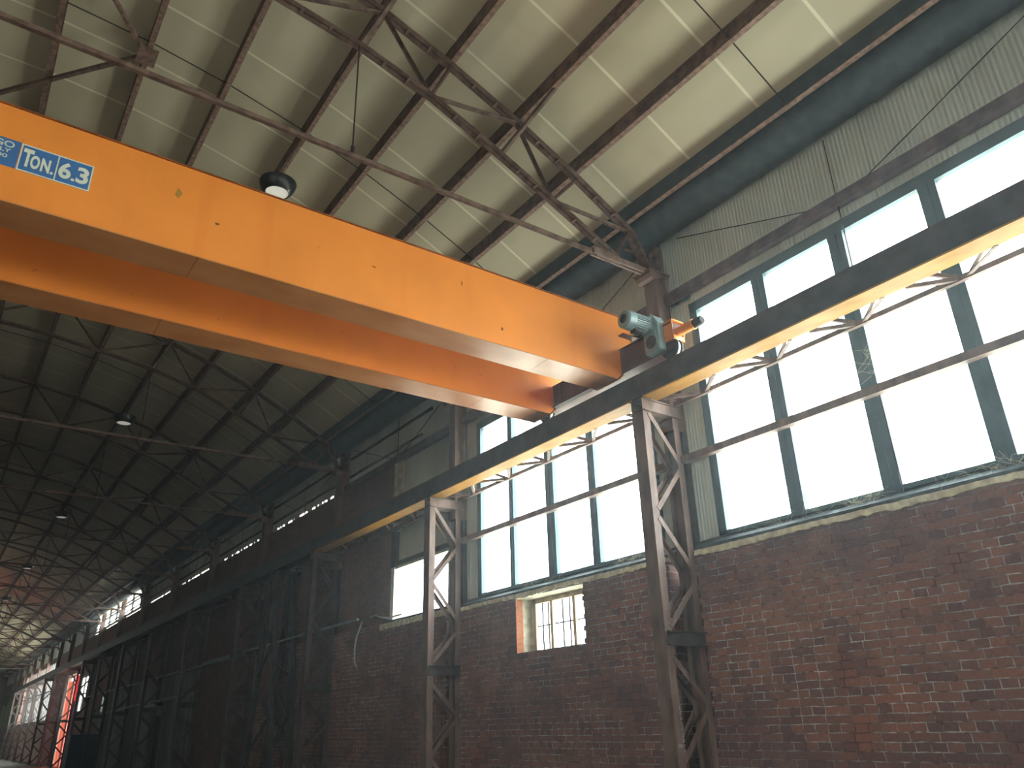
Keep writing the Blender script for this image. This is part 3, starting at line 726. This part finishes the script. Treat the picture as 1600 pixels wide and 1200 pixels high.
# thin tie rods on the cladding: two slanting and one upright per bay
def wall_rods(Y, full, label):
    t = thing('wall_tie_rods', (7.08, Y, 5.2), label, 'rod', 'thin tie rods on the wall sheets')
    MB().tube([(7.08, Y-.26, 5.24), (7.08, Y-2.3, 6.02)], .007, 6).build('slanting_rod', WIRE, t)
    MB().tube([(7.08, Y+.27, 5.24), (7.08, Y+2.3, 6.02)], .007, 6).build('slanting_rod', WIRE, t)
    MB().tube([(7.07, Y, 6.03), (7.06, Y, 3.95 if full else 5.2)], .007, 6).build('upright_rod', WIRE, t)
    if full: MB().tube([(7.0, Y, 2.85), (7.02, Y, 1.87)], .007, 6).build('upright_rod', WIRE, t)
wall_rods(3.57, True, 'Thin dark tie rods spreading from the girt above the right window')
wall_rods(8.77, False, 'Thin dark tie rods on the sheets left of the crane motor')
wall_rods(13.97, False, 'Thin dark tie rods on the grey sheets left of the second window')
for k in range(3, 8): wall_rods(3.57+5.2*k, False, 'Thin dark tie rods on the shaded clerestory sheets, %s bay past the brick infill start' % ORD[k-3].replace('nearest', 'first'))

# ------------------------------------------------------------------ the overhead crane
cr = thing('overhead_crane', (-1.0, 7.4, 4.0), 'Orange double girder overhead travelling crane with TON. 6.3 sticker', 'crane')
def girder(Y0, Y1, nm='girder'):
    a, b = 4.0, 4.945; XL = -8.0
    mb = MB()
    out = [(XL, a+.012), (6.39, a+.012), (6.71, 4.30), (6.71, b-.012), (XL, b-.012)]
    mb.prism(out, 1, Y0, Y0+.012); mb.prism(out, 1, Y1-.012, Y1); mb.box(6.69, 6.71, Y0, Y1, 4.3, b-.012); mb.box(XL, XL+.01, Y0, Y1, a, b)
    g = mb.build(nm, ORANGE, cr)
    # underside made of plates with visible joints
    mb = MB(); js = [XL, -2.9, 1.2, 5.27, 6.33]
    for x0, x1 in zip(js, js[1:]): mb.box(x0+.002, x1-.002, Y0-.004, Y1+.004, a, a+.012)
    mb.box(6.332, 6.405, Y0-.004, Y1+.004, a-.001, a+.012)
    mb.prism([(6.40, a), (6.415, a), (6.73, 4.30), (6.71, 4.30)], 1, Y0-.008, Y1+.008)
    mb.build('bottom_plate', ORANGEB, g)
    MB().box(XL, 6.72, Y0-.018, Y1+.018, b-.012, b).build('top_plate', LIPM, g)
    return g
g1 = girder(6.54, 6.95); g2 = girder(7.95, 8.35)
# end carriage running on the rail
mb = MB().box(6.47, 6.64, 5.62, 8.32, 4.09, 4.42); mb.box(6.45, 6.66, 5.62, 8.32, 4.42, 4.435); mb.box(6.46, 6.65, 5.62, 8.32, 4.08, 4.09)
ec = mb.build('end_carriage', CARR, cr)
for yy in (5.70, 8.2):
    MB().lathe([(0, 0), (.118, 0), (.118, .006), (.135, .008), (.135, .022), (.118, .026), (.118, .072), (.135, .076), (.135, .09), (.118, .092), (0, .098)], (6.482, yy, 4.115), 28, 0).build('wheel', RUBBER, ec, smooth=True)
    MB().lathe([(.1205, .03), (.1205, .068)], (6.482, yy, 4.115), 28, 0).build('wheel_tread', WHEELM, ec, smooth=True)
# near end bracket with its buffer
MB().box(6.46, 6.47, 5.60, 5.78, 4.20, 4.47).box(6.655, 6.665, 5.60, 5.78, 4.2, 4.47).box(6.46, 6.665, 5.60, 5.78, 4.46, 4.475).box(6.46, 6.665, 5.60, 5.61, 4.20, 4.26).build('end_bracket', ORANGE, ec)
bf = MB().tube([(6.565, 5.62, 4.315), (6.565, 5.36, 4.315)], .058, 20).tube([(6.565, 5.37, 4.315), (6.565, 5.35, 4.315)], .066, 20).build('buffer', ORANGE, ec, smooth=True)
MB().tube([(6.565, 5.36, 4.315), (6.565, 5.24, 4.315), (6.565, 5.22, 4.315)], [.054, .054, .045], 20).build('buffer_rubber', RUBBER, ec, smooth=True)
# small shelf and bolted joint where girder one meets the carriage
MB().prism([(6.47, 4.635), (6.73, 4.635), (6.73, 4.645), (6.47, 4.65)], 1, 6.44, 6.54).build('shelf_plate', CARR, g1)
mb = MB()
for yy in (7.06, 7.86):
    mb.box(6.44, 6.47, yy-.06, yy+.06, 4.10, 4.42)
    for z in (4.16, 4.36): mb.tube([(6.445, yy, z), (6.42, yy, z)], .018, 6)
mb.build('splice_plate', CARR, ec)
mb = MB().box(6.40, 6.47, 7.0, 7.9, 4.08, 4.10).build('tread_plate', CARR, ec)
# drive: motor, fan cowl, gearbox, foot
gb = MB()
gb.prism([(5.74, 4.10), (5.99, 4.10), (6.0, 4.40), (5.99, 4.60), (5.82, 4.60), (5.74, 4.46)], 0, 6.36, 6.53)
gbo = gb.build('gearbox', MOTOR, cr, bevel=.012)
MB().prism([(5.745, 4.11), (5.755, 4.105), (5.835, 4.60), (5.825, 4.605)], 0, 6.345, 6.365).build('cover_rim', MOTOR, gbo)
MB().lathe([(0, -.03), (.03, -.03), (.034, -.012), (.05, -.012), (.055, 0), (.085, 0), (.09, .012)], (6.355, 5.875, 4.24), 24, 0).build('shaft_cover', DARKST, gbo, smooth=True)
for yy in (5.76, 5.97):
    for z in (4.13, 4.43): MB().tube([(6.362, yy, z), (6.345, yy, z)], .012, 6).build('bolt', MOTOR, gbo)
mo = MB().lathe([(0, .40), (.085, .40), (.085, .36), (.10, .36), (.10, .12), (.10, .12)], (5.96, 5.91, 4.465), 32, 0)
for i in range(26):
    t_ = 2*math.pi*i/26; a, b = math.cos(t_), math.sin(t_)
    mo.bar((6.09, 5.91+a*.108, 4.465+b*.108), (6.31, 5.91+a*.108, 4.465+b*.108), .007, .022, (0, a, b))
mo = mo.build('drive_motor', MOTOR, cr, smooth=True)
MB().lathe([(.06, 0), (.098, .0), (.118, .02), (.120, .13), (.108, .135)], (5.955, 5.91, 4.465), 32, 0).build('fan_cowl', MOTOR, mo, smooth=True)
MB().lathe([(0, .02), (.03, .015), (.06, .004), (.075, .0), (.095, .002)], (5.955, 5.91, 4.465), 32, 0).build('fan_grille', RUBBER, mo, smooth=True)
MB().box(6.10, 6.24, 5.86, 5.96, 4.325, 4.37).build('terminal_box', DARKST, mo, bevel=.01)
MB().box(6.31, 6.37, 5.82, 6.0, 4.38, 4.56).build('motor_flange', MOTOR, mo, bevel=.008)
for (sx, sz, sw, sh) in ((.95, 4.62, .045, .06), (1.32, 4.42, .03, .02), (4.05, 4.66, .01, .05), (2.95, 4.50, .03, .012), (4.6, 4.22, .02, .03)):
    pts = [(sx+sw*math.cos(a)*random.uniform(.5, 1), sz+sh*math.sin(a)*random.uniform(.5, 1)) for a in [i*math.pi/6 for i in range(12)]]
    MB().prism(pts, 1, 6.5388, 6.54).build('paint_mark', LIPM if sw < .04 else YELLOW, g1)
# stickers on the girder
YF = 6.54
p = MB().box(-.311, .236, YF-.003, YF, 4.332, 4.602).build('load_sticker', STICKB, g1)
p['label'] = 'blue and white load sticker reading TON. 6.3'
mb = MB(); w = .011
mb.box(-.311, .236, YF-.005, YF-.003, 4.591, 4.602).box(-.311, .236, YF-.005, YF-.003, 4.332, 4.343)
mb.box(-.311, -.300, YF-.005, YF-.003, 4.343, 4.591).box(.225, .236, YF-.005, YF-.003, 4.343, 4.591).box(-.038, -.028, YF-.005, YF-.003, 4.343, 4.591)
mb.build('sticker_border', STICKW, p)
glyph('T', -.288, -.212, 4.385, 4.565, YF-.003, p, STICKW, .04)
glyph('O', -.226, -.158, 4.385, 4.520, YF-.003, p, STICKW, .04)
glyph('N', -.148, -.080, 4.385, 4.520, YF-.003, p, STICKW, .04)
glyph('.', -.073, -.050, 4.385, 4.410, YF-.003, p, STICKW, .0)
glyph('6', -.016, .078, 4.385, 4.552, YF-.003, p, STICKW, .032)
glyph('.', .085, .113, 4.385, 4.412, YF-.003, p, STICKW, .0)
glyph('3', .120, .212, 4.385, 4.552, YF-.003, p, STICKW, .032)
p2 = MB().box(-.95, -.318, YF-.003, YF, 4.335, 4.605).build('maker_sticker', STICKB, g1)
p2['label'] = 'blue sticker cut by the photo edge, white letters ending GO, LY and 00'
glyph('G', -.512, -.440, 4.520, 4.582, YF-.003, p2, STICKW, .015)
glyph('O', -.434, -.360, 4.520, 4.582, YF-.003, p2, STICKW, .015)
glyph('LY', -.452, -.376, 4.468, 4.506, YF-.003, p2, STICKW, .015)
glyph('00', -.466, -.390, 4.412, 4.448, YF-.003, p2, STICKW, .015)

# ------------------------------------------------------------------ hanging lamps
def make_lamp(X, Y, Z, label):
    t = thing('high_bay_lamp', (X, Y, Z), label, 'lamp', 'black high bay lamps in a row')
    sh = MB().lathe([(.15, -.07), (.158, -.085), (.168, -.08), (.215, -.02), (.243, .05), (.25, .085), (.246, .09), (.238, .075), (.21, .10), (.13, .125), (0, .13)], (X, Y, Z), 40, 2).build('housing', BLACK, t, smooth=True)
    MB().lathe([(0, -.072), (.15, -.07)], (X, Y, Z), 40, 2).build('lens', LENS, t, smooth=True)
    mb = MB().tube([(X+.05*math.cos(a)*.7, Y, Z+.165+.05*math.sin(a)) for a in [i*math.pi/8 for i in range(-1, 10)]], .008, 6); mb.build('hook', BLACK, t)
    MB().lathe([(.03, .12), (.03, .14), (0, .145)], (X, Y, Z), 12).build('cap', BLACK, t)
    MB().tube([(X, Y-.01, Z+.21), (X, Y-2.6, 7.19)], .006, 6).tube([(X, Y+.01, Z+.21), (X, Y+2.6, 7.19)], .006, 6).build('suspension_wire', WIRE, t)
    return t
lp = make_lamp(2.5, 8.87, 6.86, 'Black high bay lamp peeking above the top edge of the orange girder')
for k in range(1, 8):
    c = copy_tree(lp); c.location.y = 8.87+10.4*k
    c['label'] = 'Black high bay lamp hanging in the shaded roof, %s beyond the one above the crane' % ORD[k-1].replace('nearest', 'first')

# ------------------------------------------------------------------ cables, conduit, straw
def named(o, c, label, cat, group=None): bpy_off(o, Vector(c)); return tag(o, label, cat, group)
named(MB().tube([(6.98, 14.75, 2.03), (6.975, 14.5, 2.04), (6.97, 14.25, 1.97), (6.97, 14.0, 1.93), (6.965, 13.85, 1.91), (6.965, 13.7, 1.93), (6.96, 13.35, 1.93)], .017, 8).build('cable_end', WHITEC, None, True), (6.97, 14, 1.95), 'White cable end curling at the lower left corner of the unframed opening', 'cable')
named(MB().tube([(6.97, 15.1, 2.0), (6.96, 15.15, 1.9), (6.95, 15.3, 1.7), (6.95, 15.36, 1.45), (6.95, 15.33, 1.22), (6.95, 15.22, 1.12)], .016, 8).build('hanging_cable', WHITEC, None, True), (6.95, 15.2, 1.5), 'White cable hanging down the brick wall beside the dark column', 'cable')
named(MB().tube([(6.78, 14.9, 2.0), (6.8, 18, 2.0), (6.78, 22, 1.97), (6.8, 26, 1.96)], .028, 8).build('wall_rail', PIPE), (6.8, 15, 2), 'Grey rail behind the dark columns left of the white cable', 'rail')
named(MB().tube([(6.88, 22.5, 1.93), (6.88, 48, 1.84)], .035, 8).build('wall_pipe', PIPE), (6.9, 23, 1.9), 'Pale grey pipe along the top of the grey painted wall', 'pipe')
named(MB().tube([(6.95, 27.2, -1.0), (6.95, 27.2, 1.15), (6.95, 36.5, 1.05), (6.95, 42, .95)], .05, 8).build('wall_duct', PIPE), (6.95, 27, 1), 'Pale conduit framing the grey wall above the dark door', 'conduit')
o = thing('wall_lamp', (6.9, 32, .8), 'Dark box lamp fixed above the dark door in the grey wall', 'lamp')  # plain canopy box over the door, gives no light
MB().box(6.8, 6.98, 31.4, 33.2, .92, 1.0).build('housing', NAVY, o); MB().tube([(6.92, 31.5, 1.0), (6.95, 31.5, 1.08)], .02, 6).build('bracket', NAVY, o)
t = thing('cabinet', (5.08, 34.5, FLOOR), 'Dark navy cabinet standing left of the grey wall', 'cabinet')
MB().box(4.6, 5.56, 34.0, 35.0, FLOOR, .06).build('body', NAVY, t, bevel=.02)
MB().box(4.64, 5.06, 33.97, 34.0, FLOOR+.1, -.05).build('door', NAVY, t); MB().box(5.10, 5.52, 33.97, 34.0, FLOOR+.1, -.05).build('door', NAVY, t)
t = thing('red_curtain', (7.2, 55.5, FLOOR), 'Glowing red sheet hanging in the far doorway', 'curtain')
mb = MB(); ys = [53.2+i*.1 for i in range(22)]
vs = []
for y in ys: x = 7.2+.05*math.sin(y*9); vs += [(x, y, FLOOR), (x, y, 3.3)]
mb.add(vs, [(2*i, 2*i+1, 2*i+3, 2*i+2) for i in range(len(ys)-1)]); o = mb.build('sheet', REDP, t, True); s = o.modifiers.new('t', 'SOLIDIFY'); s.thickness = .004
MB().box(7.16, 7.24, 55.35, 56.1, FLOOR, 3.4).build('jamb_panel', PLASTER, t); MB().box(7.2, 7.21, 56.1, 57.9, FLOOR, 3.1).build('side_panel', ORP, t)
MB().tube([(7.2, 53.1, 3.36), (7.2, 58.0, 3.36)], .03, 8).build('top_bar', DARKST, t)

def straw(c, n, r, label, spread=(.02, .16, .05)):
    mb = MB()
    for i in range(n):
        a = Vector((c[0]+random.uniform(-1, 1)*spread[0], c[1]+random.uniform(-1, 1)*spread[1], c[2]+random.uniform(0, 1)*spread[2]))
        d = Vector((random.uniform(-.2, .2), random.uniform(-1, 1), random.uniform(-.5, .9))).normalized()*random.uniform(.05, r)
        b = a+d*.5+Vector((0, 0, random.uniform(-.02, .03))); e = a+d+Vector((0, random.uniform(-.03, .03), random.uniform(-.04, .01)))
        mb.tube([a, b, e], .0013, 4, False)
    o = mb.build('straw_tuft', STRAW); bpy_off(o, Vector(c)); o['kind'] = 'stuff'; return tag(o, label, 'straw')
straw((7.06, 4.0, 1.87), 60, .2, 'Largest pale straw tuft on the sill of the right window')
straw((7.06, 4.75, 1.86), 30, .3, 'Loose straw trailing on the sill left of the largest tuft', (.02, .35, .01))
straw((7.06, 5.3, 1.86), 30, .2, 'Fine straw on the sill at the left end of the right window', (.02, .3, .01))
straw((7.06, 2.9, 1.88), 35, .2, 'Scattered straw on the sill at the right edge', (.02, .4, .02))
straw((7.06, 7.3, 1.87), 60, .2, 'Straw heap on the second window sill beside the column', (.02, .25, .05))
straw((7.06, 9.2, 1.87), 40, .15, 'Loose straw on the second window sill above the barred window', (.02, .5, .01))
straw((7.02, 3.6, 3.05), 26, .25, 'Wispy straw hanging on the mullion above the middle rail', (.02, .04, .35))
straw((6.95, 5.5, 3.52), 30, .2, 'Wispy straw at the left end of the lattice bracing', (.02, .06, .1))

# ------------------------------------------------------------------ thin scatter volume added for the bluish veil around the windows
v = bpy.data.materials.new('dusty_air'); v.use_nodes = True; nt = v.node_tree; nt.nodes.remove(nt.nodes['Principled BSDF'])
vs_ = nt.nodes.new('ShaderNodeVolumeScatter'); vs_.inputs['Density'].default_value = .0042; vs_.inputs['Anisotropy'].default_value = .7
vs_.inputs['Color'].default_value = (.86, .95, 1, 1)
nt.links.new(vs_.outputs[0], nt.nodes['Material Output'].inputs['Volume'])
o = MB().box(-8.7, 6.98, BACK+.1, 60, FLOOR+.05, 8.3).build('haze', v); o['kind'] = 'stuff'
tag(o, 'Thin dusty haze filling the air of the hall', 'haze')
